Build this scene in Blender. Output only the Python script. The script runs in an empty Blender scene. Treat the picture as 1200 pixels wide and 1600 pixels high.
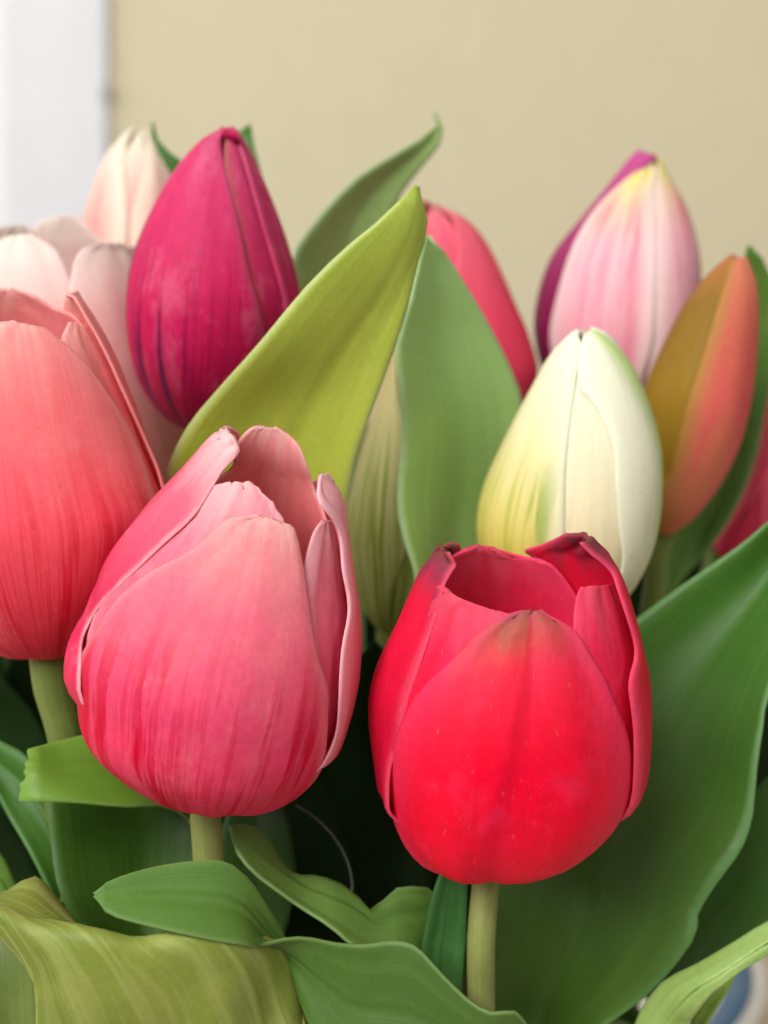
import bpy, bmesh, math, random
import numpy as np
from mathutils import Vector, Matrix, noise

random.seed(7)
S = bpy.context.scene
COL = S.collection

# ------------------------------------------------------------------ camera
F = 2600.0                       # focal length in photo pixels (photo is 1200 wide)
PITCH, ROLL = math.radians(12), math.radians(1.95)
CAM = np.array([0.0, 0.0, 0.26])
fwd = np.array([0, math.cos(PITCH), -math.sin(PITCH)])
r0 = np.array([1.0, 0, 0]); u0 = np.cross(r0, fwd)
RGT = r0 * math.cos(ROLL) + u0 * math.sin(ROLL)
UP = u0 * math.cos(ROLL) - r0 * math.sin(ROLL)
cam_d = bpy.data.cameras.new('camera'); cam = bpy.data.objects.new('camera', cam_d); COL.objects.link(cam)
cam.matrix_world = Matrix(((RGT[0], UP[0], -fwd[0], CAM[0]), (RGT[1], UP[1], -fwd[1], CAM[1]),
                           (RGT[2], UP[2], -fwd[2], CAM[2]), (0, 0, 0, 1)))
cam_d.sensor_fit = 'HORIZONTAL'; cam_d.sensor_width = 36; cam_d.lens = 36 * F / 1200
cam_d.clip_start = 0.01; cam_d.clip_end = 50
cam_d.dof.use_dof = True; cam_d.dof.focus_distance = 0.262; cam_d.dof.aperture_fstop = 19
S.camera = cam
S.render.resolution_x, S.render.resolution_y = 768, 1024

# ------------------------------------------------------------------ light
w = bpy.data.worlds.new('World'); S.world = w; w.use_nodes = True
bg = w.node_tree.nodes['Background']; bg.inputs[0].default_value = (1, .985, .96, 1); bg.inputs[1].default_value = 0.17
def area(name, loc, aim, size, power, col):
    l = bpy.data.lights.new(name, 'AREA'); l.shape = 'SQUARE'; l.size = size; l.energy = power; l.color = col
    o = bpy.data.objects.new(name, l); COL.objects.link(o); o.location = loc
    o.rotation_euler = (Vector(aim) - Vector(loc)).to_track_quat('-Z', 'Y').to_euler()
    return o
area('window_light', (-.9, -1.15, 1.5), (0, .5, .12), 1.3, 75, (1, .985, .96))
area('room_light', (1.3, -.8, 1.5), (0, .5, .12), 1.2, 12, (1, .98, .95))
area('added_wall_light', (-2.0, .35, 1.0), (0, 1.1, .3), 1.3, 20, (1, .985, .96))  # lamp added to brighten the wall from the left, source unseen
S.view_settings.view_transform = 'Standard'; S.view_settings.look = 'None'
S.view_settings.exposure = 0.0; S.view_settings.gamma = 1.0

# ------------------------------------------------------------------ helpers
def lin(c):
    c = [int(c[i:i + 2], 16) / 255 for i in (0, 2, 4)]
    return tuple(x / 12.92 if x <= .04045 else ((x + .055) / 1.055) ** 2.4 for x in c) + (1,)

def px(x, y, d):
    return CAM + d * (fwd + RGT * ((x - 600) / F) - UP * ((y - 800) / F))

def project(P):
    v = P - CAM; z = v @ fwd
    return 600 + F * (v @ RGT) / z, 800 - F * (v @ UP) / z

def catmull(pts, n):
    """resample a polyline (k,dim) to n points along a Catmull-Rom curve, spaced by chord length"""
    p = np.asarray(pts, float); k = len(p)
    if k == 2:
        t = np.linspace(0, 1, n)[:, None]; return p[0] * (1 - t) + p[1] * t
    return catmull_at(p, np.linspace(0, k - 1, n))

def catmull_at(p, q):
    p = np.asarray(p, float); k = len(p)
    q = np.clip(q, 0, k - 1); i = np.minimum(q.astype(int), k - 2); f = (q - i)
    shp = (-1,) + (1,) * (p.ndim - 1); f = f.reshape(shp)
    e = np.concatenate([[2 * p[0] - p[1]], p, [2 * p[-1] - p[-2]]])
    a, b, c, d = e[i], e[i + 1], e[i + 2], e[i + 3]
    return .5 * (2 * b + (c - a) * f + (2 * a - 5 * b + 4 * c - d) * f * f + (3 * b - a - 3 * c + d) * f ** 3)

def chordq(p, n):
    """row positions so that samples are even along the chord length"""
    p = np.asarray(p, float); d = np.r_[0, np.cumsum(np.linalg.norm(np.diff(p, axis=0), axis=1) + 1e-9)]
    return np.interp(np.linspace(0, d[-1], n), d, np.arange(len(p)))

def prop(o, label=None, cat=None, group=None, kind=None):
    if label: o['label'] = label
    if cat: o['category'] = cat
    if group: o['group'] = group
    if kind: o['kind'] = kind
    return o

def link_mesh(name, verts, faces, mat, parent=None, uvs=None, smooth=True, flow=None):
    me = bpy.data.meshes.new(name); me.from_pydata([tuple(v) for v in verts], [], faces)
    if uvs is not None:
        lay = me.uv_layers.new(name='UVMap')
        idx = np.empty(len(me.loops), int); me.loops.foreach_get('vertex_index', idx)
        lay.data.foreach_set('uv', np.asarray(uvs, float)[idx].ravel())
    if flow is not None:
        l2 = me.uv_layers.new(name='Flow'); l2.data.foreach_set('uv', np.asarray(flow, float)[idx].ravel())
    if smooth: me.polygons.foreach_set('use_smooth', [True] * len(me.polygons))
    me.materials.append(mat); me.update()
    o = bpy.data.objects.new(name, me); COL.objects.link(o)
    if parent: o.parent = parent
    if parent is not None and parent.type == 'EMPTY':
        o.matrix_parent_inverse = Matrix.Translation(-parent.location)
    return o

def shell(G, name, mat, parent, thick, flow=None):
    """closed shell of real thickness from a grid of points G[rows, cols, 3]"""
    n, m, _ = G.shape
    du = np.gradient(G, axis=0); dv = np.gradient(G, axis=1)
    N = np.cross(du, dv); ln = np.linalg.norm(N, axis=2, keepdims=True)
    N = N / np.maximum(ln, 1e-12)
    for i in range(n):                                       # degenerate rows borrow a neighbour's normal
        if ln[i].max() < 1e-10: N[i] = N[i - 1]
    V, U = np.meshgrid(np.linspace(0, 1, n), np.linspace(0, 1, m), indexing='ij')
    e = np.abs(2 * U - 1)
    th = thick * (1 - .6 * np.clip((e - .8) / .2, 0, 1) ** 2)[..., None]
    A = (G + N * th / 2).reshape(-1, 3); B = (G - N * th / 2).reshape(-1, 3)
    uv = np.stack([U.ravel(), V.ravel()], 1)
    k = n * m; f = []
    for i in range(n - 1):
        for j in range(m - 1):
            a = i * m + j; b = a + 1; c = a + m + 1; d = a + m
            f.append((d, c, b, a)); f.append((k + a, k + b, k + c, k + d))
    ring = [j for j in range(m)] + [i * m + m - 1 for i in range(1, n)] + [(n - 1) * m + j for j in range(m - 2, -1, -1)] + [i * m for i in range(n - 2, 0, -1)]
    for q in range(len(ring)):
        a, b = ring[q], ring[(q + 1) % len(ring)]
        f.append((a, b, k + b, k + a))
    fl = uv if flow is None else flow.reshape(-1, 2)
    return link_mesh(name, np.r_[A, B], f, mat, parent, np.r_[uv, uv], True, np.r_[fl, fl])

# ------------------------------------------------------------------ materials
class NT:
    def __init__(s, name):
        s.m = bpy.data.materials.new(name); s.m.use_nodes = True; s.t = s.m.node_tree
        s.p = s.t.nodes['Principled BSDF']
    def n(s, typ, **kw):
        o = s.t.nodes.new(typ)
        for k, v in kw.items():
            if k.startswith('i_'):
                key = k[2:]; key = int(key) if key.isdigit() else key.replace('_', ' ')
                s.put(o.inputs[key], v)
            else: setattr(o, k, v)
        return o
    def put(s, sock, v):
        if isinstance(v, bpy.types.NodeSocket): s.t.links.new(v, sock)
        else: sock.default_value = v
    def math(s, op, a, b=0.0, c=0.0, clamp=False):
        o = s.t.nodes.new('ShaderNodeMath'); o.operation = op; o.use_clamp = clamp
        s.put(o.inputs[0], a); s.put(o.inputs[1], b); s.put(o.inputs[2], c); return o.outputs[0]
    def mix(s, f, a, b, blend='MIX'):
        o = s.t.nodes.new('ShaderNodeMix'); o.data_type = 'RGBA'; o.blend_type = blend
        s.put(o.inputs[0], f); s.put(o.inputs[6], a); s.put(o.inputs[7], b); return o.outputs[2]
    def ramp(s, f, stops, interp='EASE'):
        o = s.t.nodes.new('ShaderNodeValToRGB'); r = o.color_ramp; r.interpolation = interp
        while len(r.elements) < len(stops): r.elements.new(.5)
        for el, (pos, c) in zip(r.elements, stops):
            el.position = pos; el.color = lin(c) if isinstance(c, str) else (c, c, c, 1)
        s.put(o.inputs[0], f); return o.outputs[0]
    def smooth(s, x, a, b):
        o = s.t.nodes.new('ShaderNodeMapRange'); o.interpolation_type = 'SMOOTHSTEP'
        s.put(o.inputs[0], x); o.inputs[1].default_value = a; o.inputs[2].default_value = b
        return o.outputs[0]
    def glow(s, col, f):
        """thin living tissue: part of the light passes through"""
        tr = s.t.nodes.new('ShaderNodeBsdfTranslucent'); s.put(tr.inputs[0], col)
        mx = s.t.nodes.new('ShaderNodeMixShader'); mx.inputs[0].default_value = f
        s.t.links.new(s.p.outputs[0], mx.inputs[1]); s.t.links.new(tr.outputs[0], mx.inputs[2])
        s.t.links.new(mx.outputs[0], s.t.nodes['Material Output'].inputs[0])
    def noise(s, vec, scale, detail=3, rough=.55):
        o = s.n('ShaderNodeTexNoise'); s.put(o.inputs['Vector'], vec)
        o.inputs['Scale'].default_value = scale; o.inputs['Detail'].default_value = detail; o.inputs['Roughness'].default_value = rough
        return o.outputs[0]

def petal_mat(name, ramp, edge=None, edge_w=(.75, 1.0), edge_f=.7, streak=None, streak_f=.6, streak_v=(.75, .25),
              freq=26, thr=(.55, .68), streak2=None, mid=None, mid_f=.5, mid_w=(.0, .16), mott=.12, rough=.5, sss=.3, pale=None, pale_f=.25,
              tip=None, tip_v=(.88, .99), seed=0.0, bump=.25):
    k = NT(name)
    uv = k.n('ShaderNodeUVMap', uv_map='UVMap').outputs[0]; sp = k.n('ShaderNodeSeparateXYZ', i_0=uv); EU, EV = sp.outputs[0], sp.outputs[1]
    fl = k.n('ShaderNodeUVMap', uv_map='Flow').outputs[0]; sp = k.n('ShaderNodeSeparateXYZ', i_0=fl); U, V = sp.outputs[0], sp.outputs[1]
    obj = k.n('ShaderNodeTexCoord').outputs['Object']
    info = k.n('ShaderNodeObjectInfo').outputs['Random']
    sd = k.math('MULTIPLY_ADD', info, 37.0, seed)
    def st(fu, fv, extra=0.0):
        c = k.n('ShaderNodeCombineXYZ'); k.put(c.inputs[0], k.math('MULTIPLY', U, fu)); k.put(c.inputs[1], k.math('MULTIPLY', V, fv))
        k.put(c.inputs[2], k.math('ADD', sd, extra)); return c.outputs[0]
    n_big = k.noise(st(5, 5, 40.0), 1, 6, .68); n_fine = k.noise(obj, 900, 4, .7); n_mid = k.noise(obj, 320, 4, .65)
    n_st = k.noise(st(freq, 1.4), 1, 4, .6); n_st2 = k.noise(st(freq * 3.2, 2.2, 9.0), 1, 3, .6); n_st0 = k.noise(st(7, 1.2, 4.0), 1, 3)
    vv = k.math('ADD', V, k.math('MULTIPLY', k.math('SUBTRACT', n_st0, .5), .22))
    vv = k.math('ADD', vv, k.math('MULTIPLY', k.math('SUBTRACT', n_st, .5), .16))
    c = k.ramp(vv, ramp, 'LINEAR')
    e = k.math('ABSOLUTE', k.math('MULTIPLY_ADD', EU, 2.0, -1.0))
    en = k.math('ADD', e, k.math('MULTIPLY', k.math('SUBTRACT', n_st2, .5), .12))
    if mid: c = k.mix(k.math('MULTIPLY', k.math('SUBTRACT', 1.0, k.smooth(en, *mid_w)), mid_f), c, lin(mid))
    if pale: c = k.mix(k.math('MULTIPLY', k.smooth(n_big, .5, .68), pale_f), c, lin(pale))
    if streak:
        mask = k.smooth(vv, *streak_v) if streak_v[0] < streak_v[1] else k.math('SUBTRACT', 1.0, k.smooth(vv, streak_v[1], streak_v[0]))
        f = k.math('MULTIPLY', k.smooth(n_st, *thr), k.math('MULTIPLY', mask, streak_f))
        c = k.mix(f, c, lin(streak))
        f2 = k.math('MULTIPLY', k.smooth(n_st2, thr[0], thr[1]), k.math('MULTIPLY', mask, streak_f * .45))
        c = k.mix(f2, c, lin(streak))
    if streak2:
        f = k.math('MULTIPLY', k.smooth(k.noise(st(freq * 1.3, 1.1, 21.0), 1, 3), .6, .72), .55); c = k.mix(f, c, lin(streak2))
    if edge: c = k.mix(k.math('MULTIPLY', k.smooth(en, *edge_w), edge_f), c, lin(edge))
    if tip: c = k.mix(k.smooth(vv, *tip_v), c, lin(tip))
    n_sp = k.noise(obj, 520, 1, .4); n_sp2 = k.noise(st(60, 30, 71.0), 1, 2, .5)
    c = k.mix(k.math('MULTIPLY', k.smooth(n_sp, .70, .78), .22), c, k.mix(.5, c, (.12, .02, .03, 1)))
    c = k.mix(k.math('MULTIPLY', k.smooth(n_sp2, .66, .80), .22), c, k.mix(.35, c, (1, .8, .8, 1)))
    g = k.ramp(k.math('MULTIPLY_ADD', n_fine, .5, k.math('MULTIPLY', n_mid, .5)), [(.35, 1 - mott), (.65, 1.0)], 'LINEAR')
    c = k.mix(1.0, c, g, 'MULTIPLY')
    k.put(k.p.inputs['Base Color'], c); k.p.inputs['Roughness'].default_value = rough
    k.put(k.p.inputs['Roughness'], k.math('MULTIPLY_ADD', n_mid, .25, rough - .12))
    k.p.inputs['Specular IOR Level'].default_value = .13
    b = k.n('ShaderNodeBump'); b.inputs['Strength'].default_value = bump; b.inputs['Distance'].default_value = .0006
    hgt = k.math('ADD', k.math('MULTIPLY', n_st2, .6), k.math('MULTIPLY', n_fine, .25)); hgt = k.math('ADD', hgt, k.math('MULTIPLY', n_st, .6))
    k.put(b.inputs['Height'], hgt); k.put(k.p.inputs['Normal'], b.outputs[0])
    k.glow(c, sss)
    return k.m

def leaf_mat(name, dark, light, vein, rim=None, rough=.42, ramp=None, freq=16, mott=.1, vein_f=.22, spec=.38):
    k = NT(name)
    uv = k.n('ShaderNodeUVMap', uv_map='UVMap').outputs[0]; sp = k.n('ShaderNodeSeparateXYZ', i_0=uv); EU = sp.outputs[0]
    fl = k.n('ShaderNodeUVMap', uv_map='Flow').outputs[0]; sp = k.n('ShaderNodeSeparateXYZ', i_0=fl); U, V = sp.outputs[0], sp.outputs[1]
    obj = k.n('ShaderNodeTexCoord').outputs['Object']; info = k.n('ShaderNodeObjectInfo').outputs['Random']
    def st(fu, fv, ex=0.0):
        c = k.n('ShaderNodeCombineXYZ'); k.put(c.inputs[0], k.math('MULTIPLY', U, fu)); k.put(c.inputs[1], k.math('MULTIPLY', V, fv))
        k.put(c.inputs[2], k.math('MULTIPLY_ADD', info, 31.0, ex)); return c.outputs[0]
    nb = k.noise(obj, 45, 4, .55); nm = k.noise(obj, 300, 4, .6); nf = k.noise(obj, 1100, 3, .7)
    ns = k.noise(st(freq, 1.2), 1, 3); ns2 = k.noise(st(freq * 3.5, 2, 5.0), 1, 3)
    f = k.math('ADD', k.math('MULTIPLY', nb, 1.1), k.math('MULTIPLY', k.math('SUBTRACT', nm, .5), .14))
    c = k.ramp(f, [(.32, dark), (.75, light)], 'LINEAR')
    if ramp:
        vv = k.math('ADD', V, k.math('MULTIPLY', k.math('SUBTRACT', ns, .5), .15)); c = k.mix(.6, c, k.ramp(vv, ramp, 'LINEAR'))
    c = k.mix(k.math('MULTIPLY', k.smooth(ns, .5, .66), vein_f), c, lin(vein))
    c = k.mix(k.math('MULTIPLY', k.smooth(ns2, .52, .68), vein_f * .55), c, lin(vein))
    e = k.math('ABSOLUTE', k.math('MULTIPLY_ADD', EU, 2.0, -1.0))
    if rim: c = k.mix(k.math('MULTIPLY', k.smooth(e, .9, .99), .6), c, lin(rim))
    g = k.ramp(nf, [(.35, 1 - mott), (.65, 1.0)], 'LINEAR'); c = k.mix(1.0, c, g, 'MULTIPLY')
    k.put(k.p.inputs['Base Color'], c); k.put(k.p.inputs['Roughness'], k.math('MULTIPLY_ADD', nm, .3, rough - .12))
    k.p.inputs['Specular IOR Level'].default_value = spec
    b = k.n('ShaderNodeBump'); b.inputs['Strength'].default_value = .22; b.inputs['Distance'].default_value = .0006
    k.put(b.inputs['Height'], k.math('ADD', k.math('MULTIPLY', ns, .9), k.math('ADD', k.math('MULTIPLY', ns2, .4), k.math('MULTIPLY', nf, .05))))
    k.put(k.p.inputs['Normal'], b.outputs[0])
    k.glow(c, .15)
    return k.m

def plain_mat(name, a, b, scale, rough=.6, bump=.1, dist=.001, stretch=(1, 1, 1), spec=.4):
    k = NT(name); obj = k.n('ShaderNodeTexCoord').outputs['Object']
    mp = k.n('ShaderNodeMapping'); k.put(mp.inputs[0], obj); mp.inputs['Scale'].default_value = stretch
    n = k.noise(mp.outputs[0], scale, 5, .6)
    k.put(k.p.inputs['Base Color'], k.ramp(n, [(.3, a), (.7, b)], 'LINEAR'))
    k.p.inputs['Roughness'].default_value = rough; k.p.inputs['Specular IOR Level'].default_value = spec
    bp = k.n('ShaderNodeBump'); bp.inputs['Strength'].default_value = bump; bp.inputs['Distance'].default_value = dist
    k.put(bp.inputs['Height'], k.noise(mp.outputs[0], scale * 4, 3)); k.put(k.p.inputs['Normal'], bp.outputs[0])
    return k.m

# ------------------------------------------------------------------ setting
def box(name, x0, x1, y0, y1, z0, z1, mat, bev=.003, parent=None):
    bm = bmesh.new(); bmesh.ops.create_cube(bm, size=1)
    for v in bm.verts:
        v.co = Vector(((x0, x1)[v.co.x > 0], (y0, y1)[v.co.y > 0], (z0, z1)[v.co.z > 0]))
    if bev: bmesh.ops.bevel(bm, geom=bm.edges[:], offset=bev, segments=3, profile=.5, affect='EDGES')
    me = bpy.data.meshes.new(name); bm.to_mesh(me); bm.free()
    me.materials.append(mat); o = bpy.data.objects.new(name, me); COL.objects.link(o)
    if parent: o.parent = parent
    return o

def lathe(name, prof, loc, mat, n=64, parent=None, ring=False):
    v = []; f = []
    for r, z in prof:
        for i in range(n):
            a = 2 * math.pi * i / n; v.append((loc[0] + r * math.cos(a), loc[1] + r * math.sin(a), loc[2] + z))
    for q in range(len(prof) - 1):
        for i in range(n):
            j = (i + 1) % n; f.append((q * n + i, q * n + j, (q + 1) * n + j, (q + 1) * n + i))
    if ring: f += [((len(prof) - 1) * n + i, (len(prof) - 1) * n + (i + 1) % n, (i + 1) % n, i) for i in range(n)]
    else: f.append(tuple(reversed(range(n)))); f.append(tuple((len(prof) - 1) * n + i for i in range(n)))
    return link_mesh(name, v, f, mat, parent)

M_wall = plain_mat('wall_paint', 'c5bb9c', 'c8bea0', 30, .85, .08, .001, spec=.15)
WY = 1.30
prop(box('wall', -3, 3, WY, WY + .1, -1.2, 2.6, M_wall, 0), kind='structure')
M_white = plain_mat('white_gloss_paint', 'd6d6d9', 'dbdbde', 18, .45, .05)
ex = px(163, 170, 1.245); ex = float(ex[0])
prof = [(-.42, 0), (-.42, -.018), (-.34, -.018), (-.335, -.026), (-.30, -.026), (-.285, -.018), (-.155, -.018), (-.145, -.022), (-.115, -.024), (-.10, -.015), (-.085, -.015),
        (-.075, -.018), (-.028, -.012), (-.003, -.008), (0, -.006), (0, 0)]
vv = [(ex + x, WY - .001 + y, z) for z in (-1.2, 2.6) for x, y in prof]; L_ = len(prof)
fr = link_mesh('window_casing', vv, [(i, i + 1, L_ + i + 1, L_ + i) for i in range(L_ - 1)], M_white, None, None, False)
prop(fr, kind='structure')
c0 = px(157, 132, 1.255); c1 = px(163, 150, 1.255)
box('catch_plate', float(c0[0]), ex + .0015, WY - .014, WY - .002, float(c1[2]), float(c0[2]), plain_mat('grey_metal', 'a8a6a2', 'b4b2ae', 80, .5), .0008, fr)
prop(box('table_top', -.6, .6, .12, .78, -.03, 0, plain_mat('pale_table', 'd9c3b0', 'e3cfbd', 6, .5, .1, .001, (1, 9, 1)), .004), kind='structure')

M_tray = plain_mat('white_ceramic', 'ebe8e2', 'f2f0ea', 20, .25, .03)
M_blue = plain_mat('blue_glaze', '3f6f9f', '54809f', 60, .3, .04)
TC = (.041, .497, .0)
tray = bpy.data.objects.new('plate', None); COL.objects.link(tray); tray.location = TC
prop(tray, 'round white plate with a blue band near its rim, on the table', 'plate')
lathe('plate_dish', [(.0, .001), (.05, .001), (.07, .006), (.085, .009), (.0862, .0105), (.0845, .012), (.0725, .0095), (.05, .005), (0, .0045)], TC, M_tray, 96, tray)
lathe('blue_band', [(.0728, .0096), (.0728, .0102), (.0812, .0119), (.0812, .0113)], TC, M_blue, 96, tray, True)

PC = np.array([0.0, .375])
M_pot = plain_mat('pot_glaze', '3a3f3a', '4a504a', 40, .35, .05)
pot = bpy.data.objects.new('flower_pot', None); COL.objects.link(pot); pot.location = (PC[0], PC[1], .004)
prop(pot, 'low dark bowl holding the tulip stems', 'pot')
lathe('bowl', [(0, .0), (.028, .0), (.038, .012), (.058, .04), (.066, .062), (.066, .066), (.062, .066), (.056, .048), (.046, .034), (0, .034)], (PC[0], PC[1], .0045), M_pot, 64, pot)
M_soil = plain_mat('soil', '1c1611', '30261d', 200, .95, .6, .004)
so = lathe('soil', [(0, .0345), (.0455, .0345), (.0575, .05), (0, .054)], (PC[0], PC[1], .0045), M_soil, 64, pot)

# ------------------------------------------------------------------ flowers
class Flower:
    def __init__(s, label, base, bd, top, td, left, right, kf=1.0, kb=1.0, shrink=.0007, group='tulips in the bouquet'):
        s.A0 = px(*base, bd); s.A1 = px(*top, td)
        ax = s.A1 - s.A0; s.L = np.linalg.norm(ax); s.a = ax / s.L
        e1 = RGT - s.a * (RGT @ s.a); s.e1 = e1 / np.linalg.norm(e1)
        s.e2 = np.cross(s.e1, s.a)
        if s.e2 @ fwd > 0: s.e2 = -s.e2
        b = np.array(base, float); t = np.array(top, float); av = t - b; n = np.linalg.norm(av); av /= n
        pv = np.array([-av[1], av[0]])
        if pv[0] < 0: pv = -pv
        def conv(poly, sg):
            p = np.array(poly, float) - b; h = p @ av / n; r = np.maximum(p @ pv * sg, .5)
            dep = bd + (td - bd) * h
            rm = np.maximum(r * dep / F - shrink, np.minimum(r * dep / F, .0006))
            return catmull_at(np.stack([h, rm], 1), chordq(poly, 60))
        s.PL = conv(left, -1); s.PR = conv(right, 1)
        s.kf, s.kb = kf, kb
        s.root = bpy.data.objects.new('tulip', None); COL.objects.link(s.root)
        prop(s.root, label, 'tulip', group)
        T = np.linspace(0, 1, 240)
        s.gf = np.radians(np.linspace(-90, 90, 181)); s.gb = np.radians(np.linspace(90, 270, 181)); s.T = T
        for g, nm in ((s.gf, 'f'), (s.gb, 'b')):
            tt, pp = np.meshgrid(T, g, indexing='ij'); P = s.surf(tt, pp)
            setattr(s, nm, np.stack(project(P), -1))
    def surf(s, t, phi):
        q = np.clip(t, 0, 1) * 59
        idx = np.arange(60)
        hL = np.interp(q, idx, s.PL[:, 0]); rL = np.interp(q, idx, s.PL[:, 1]); hR = np.interp(q, idx, s.PR[:, 0]); rR = np.interp(q, idx, s.PR[:, 1])
        sn, cs = np.sin(phi), np.cos(phi); wgt = (1 + sn) / 2
        h = hL * (1 - wgt) + hR * wgt
        x = np.where(sn > 0, rR, rL) * sn
        z = (rL + rR) / 2 * cs * np.where(cs > 0, s.kf, s.kb)
        return s.A0 + (h * s.L)[..., None] * s.a + x[..., None] * s.e1 + z[..., None] * s.e2
    def pt(s, p):
        if p[0] == 'a': return (p[1], math.radians(p[2]))
        fl = p[2] if len(p) > 2 else 'f'
        A = s.f if fl == 'f' else s.b; g = s.gf if fl == 'f' else s.gb
        d = (A[..., 0] - p[0]) ** 2 + (A[..., 1] - p[1]) ** 2
        i, j = np.unravel_index(np.argmin(d), d.shape); ph = g[j]
        if fl == 'B': ph -= 2 * math.pi
        return (s.T[i], ph)
    def petal(s, Ls, Rs, mat, off=0.0, thick=.0007, eL=0.0, eR=0.0, tip=0.0, cup=0.0, rib=0.0, wr=.0002, rag=0.0, n=46, m=26, eV=(.1, .9), name='petal', label=None, ew=.6):
        a = np.array([s.pt(p) for p in Ls]); b = np.array([s.pt(p) for p in Rs])
        A = catmull_at(a, np.linspace(0, len(a) - 1, n)); B = catmull_at(b, np.linspace(0, len(b) - 1, n))
        # slightly smooth the sampled edges
        for _ in range(4):
            A[1:-1] = (A[:-2] + 2 * A[1:-1] + A[2:]) / 4; B[1:-1] = (B[:-2] + 2 * B[1:-1] + B[2:]) / 4
        seed = random.random() * 100
        V = np.linspace(0, 1, n)
        if rag:
            for i in range(n):
                k = rag * min(1, max(0, (V[i] - .4) * 3))
                A[i] += np.array([noise.noise((seed, V[i] * 40, 0)), noise.noise((seed, V[i] * 40, 5))]) * k * np.array([1, 2.5])
                B[i] += np.array([noise.noise((seed + 9, V[i] * 40, 0)), noise.noise((seed + 9, V[i] * 40, 5))]) * k * np.array([1, 2.5])
        sv = np.sin(np.linspace(-1, 1, m) * math.pi / 2) * .5 + .5
        sv = .5 * sv + .5 * np.linspace(0, 1, m)
        tt = A[:, 0][:, None] * (1 - sv) + B[:, 0][:, None] * sv
        pp = A[:, 1][:, None] * (1 - sv) + B[:, 1][:, None] * sv
        P = s.surf(tt, pp); d = 1e-3
        du = s.surf(np.clip(tt + d, 0, 1), pp) - s.surf(np.clip(tt - d, 0, 1), pp); dv = s.surf(tt, pp + d) - s.surf(tt, pp - d)
        N = np.cross(du, dv); N /= np.maximum(np.linalg.norm(N, axis=2, keepdims=True), 1e-12)
        rad = P - (s.A0 + ((P - s.A0) @ s.a)[..., None] * s.a)
        sg = np.sign((N * rad).sum(2)); N *= np.where(sg == 0, 1, sg)[..., None]
        ss = 2 * sv - 1; W = V[:, None]
        smooth = lambda x: x * x * (3 - 2 * x)
        ramp0 = smooth(np.clip(W / .12, 0, 1))
        ev = smooth(np.clip((W - eV[0]) / .25, 0, 1)) * smooth(np.clip((1.0 - W) / max(1 - eV[1], .02), 0, 1))
        ed = smooth(np.clip((np.abs(ss) - ew) / (1 - ew), 0, 1))
        O = off * ramp0 + np.where(ss < 0, eL, eR) * ed * ev
        O = O + tip * smooth(np.clip((W - .75) / .25, 0, 1)) + cup * (1 - ss ** 2) * np.sin(math.pi * W) - rib * np.exp(-(ss / .12) ** 2) * ramp0 * (1 - W)
        for i in range(n):
            for j in range(m):
                q = P[i, j]
                O[i, j] += wr * ramp0[i, 0] * (noise.noise((ss[j] * 3.0 + seed, W[i, 0] * 2.2, 1.0)) * 1.6 + noise.noise((ss[j] * 9 + seed, W[i, 0] * 4, 3.0)) * .6)
        G = P + N * O[..., None]
        flow = np.stack([pp / 2.6 + .5, tt / max(A[:, 0].max(), B[:, 0].max())], -1)
        o = shell(G, name, mat, s.root, thick, flow)
        if label: o['label'] = label
        return o
    def auto(s, phi, half, mat, off=0.0, t1=.97, wtip=.04, pw=1.0, **kw):
        """a petal the photo shows little of: symmetric about phi"""
        k = 11; Ls = []; Rs = []
        for i in range(k):
            v = i / (k - 1); wd = half * (math.sin(math.pi * min(1, .5 * min(1, v / .45) + .0)) if v < .45 else 1 - ((v - .45) / .55) ** 2.2)
            wd = max(wd, half * wtip, half * .8 * (1 - v / .3))
            t = .01 + (t1 - .01) * (v if v < .8 else .8 + .2 * math.sin((v - .8) / .2 * math.pi / 2))
            Ls.append(('a', t, phi - wd)); Rs.append(('a', t, phi + wd))
        return s.petal(Ls, Rs, mat, off, **kw)
    def stem(s, pts, rad, mat, base=None):
        """pts: (x, y, depth) photo points from the flower down; then into the pot"""
        P = [s.A0 + s.a * s.L * .03, s.A0 - s.a * .004] + [px(*p) for p in pts]
        if base is None: base = (PC[0] + max(-.04, min(.04, P[-1][0] * .5)), PC[1] + max(-.035, min(.03, (P[-1][1] - PC[1]) * .45)))
        P.append(np.array([base[0], base[1], .085])); P.append(np.array([base[0], base[1], .045]))
        tube(P, rad, mat, 'stem', s.root)
        return s.root

def tube(P, rad, mat, name, parent, n=14, rows=50):
    P = np.array(P); C = catmull_at(P, chordq(P, rows)); v = []; uv = []
    ref = RGT
    for i in range(rows):
        t = C[min(i + 1, rows - 1)] - C[max(i - 1, 0)]; t /= np.linalg.norm(t)
        a = ref - t * (ref @ t); a /= np.linalg.norm(a); b = np.cross(t, a)
        r = rad * (1 + .05 * noise.noise((i * .3, rad * 999, 0)))
        if isinstance(rad, tuple): r = rad[0] + (rad[1] - rad[0]) * i / (rows - 1)
        for k in range(n):
            an = 2 * math.pi * k / n; v.append(C[i] + r * (math.cos(an) * a + math.sin(an) * b)); uv.append((k / n, i / rows))
    f = [(i * n + k, i * n + (k + 1) % n, (i + 1) * n + (k + 1) % n, (i + 1) * n + k) for i in range(rows - 1) for k in range(n)]
    f.append(tuple(range(n))); f.append(tuple((rows - 1) * n + k for k in range(n)))
    return link_mesh(name, v, f, mat, parent, uv, True, uv)

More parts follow.
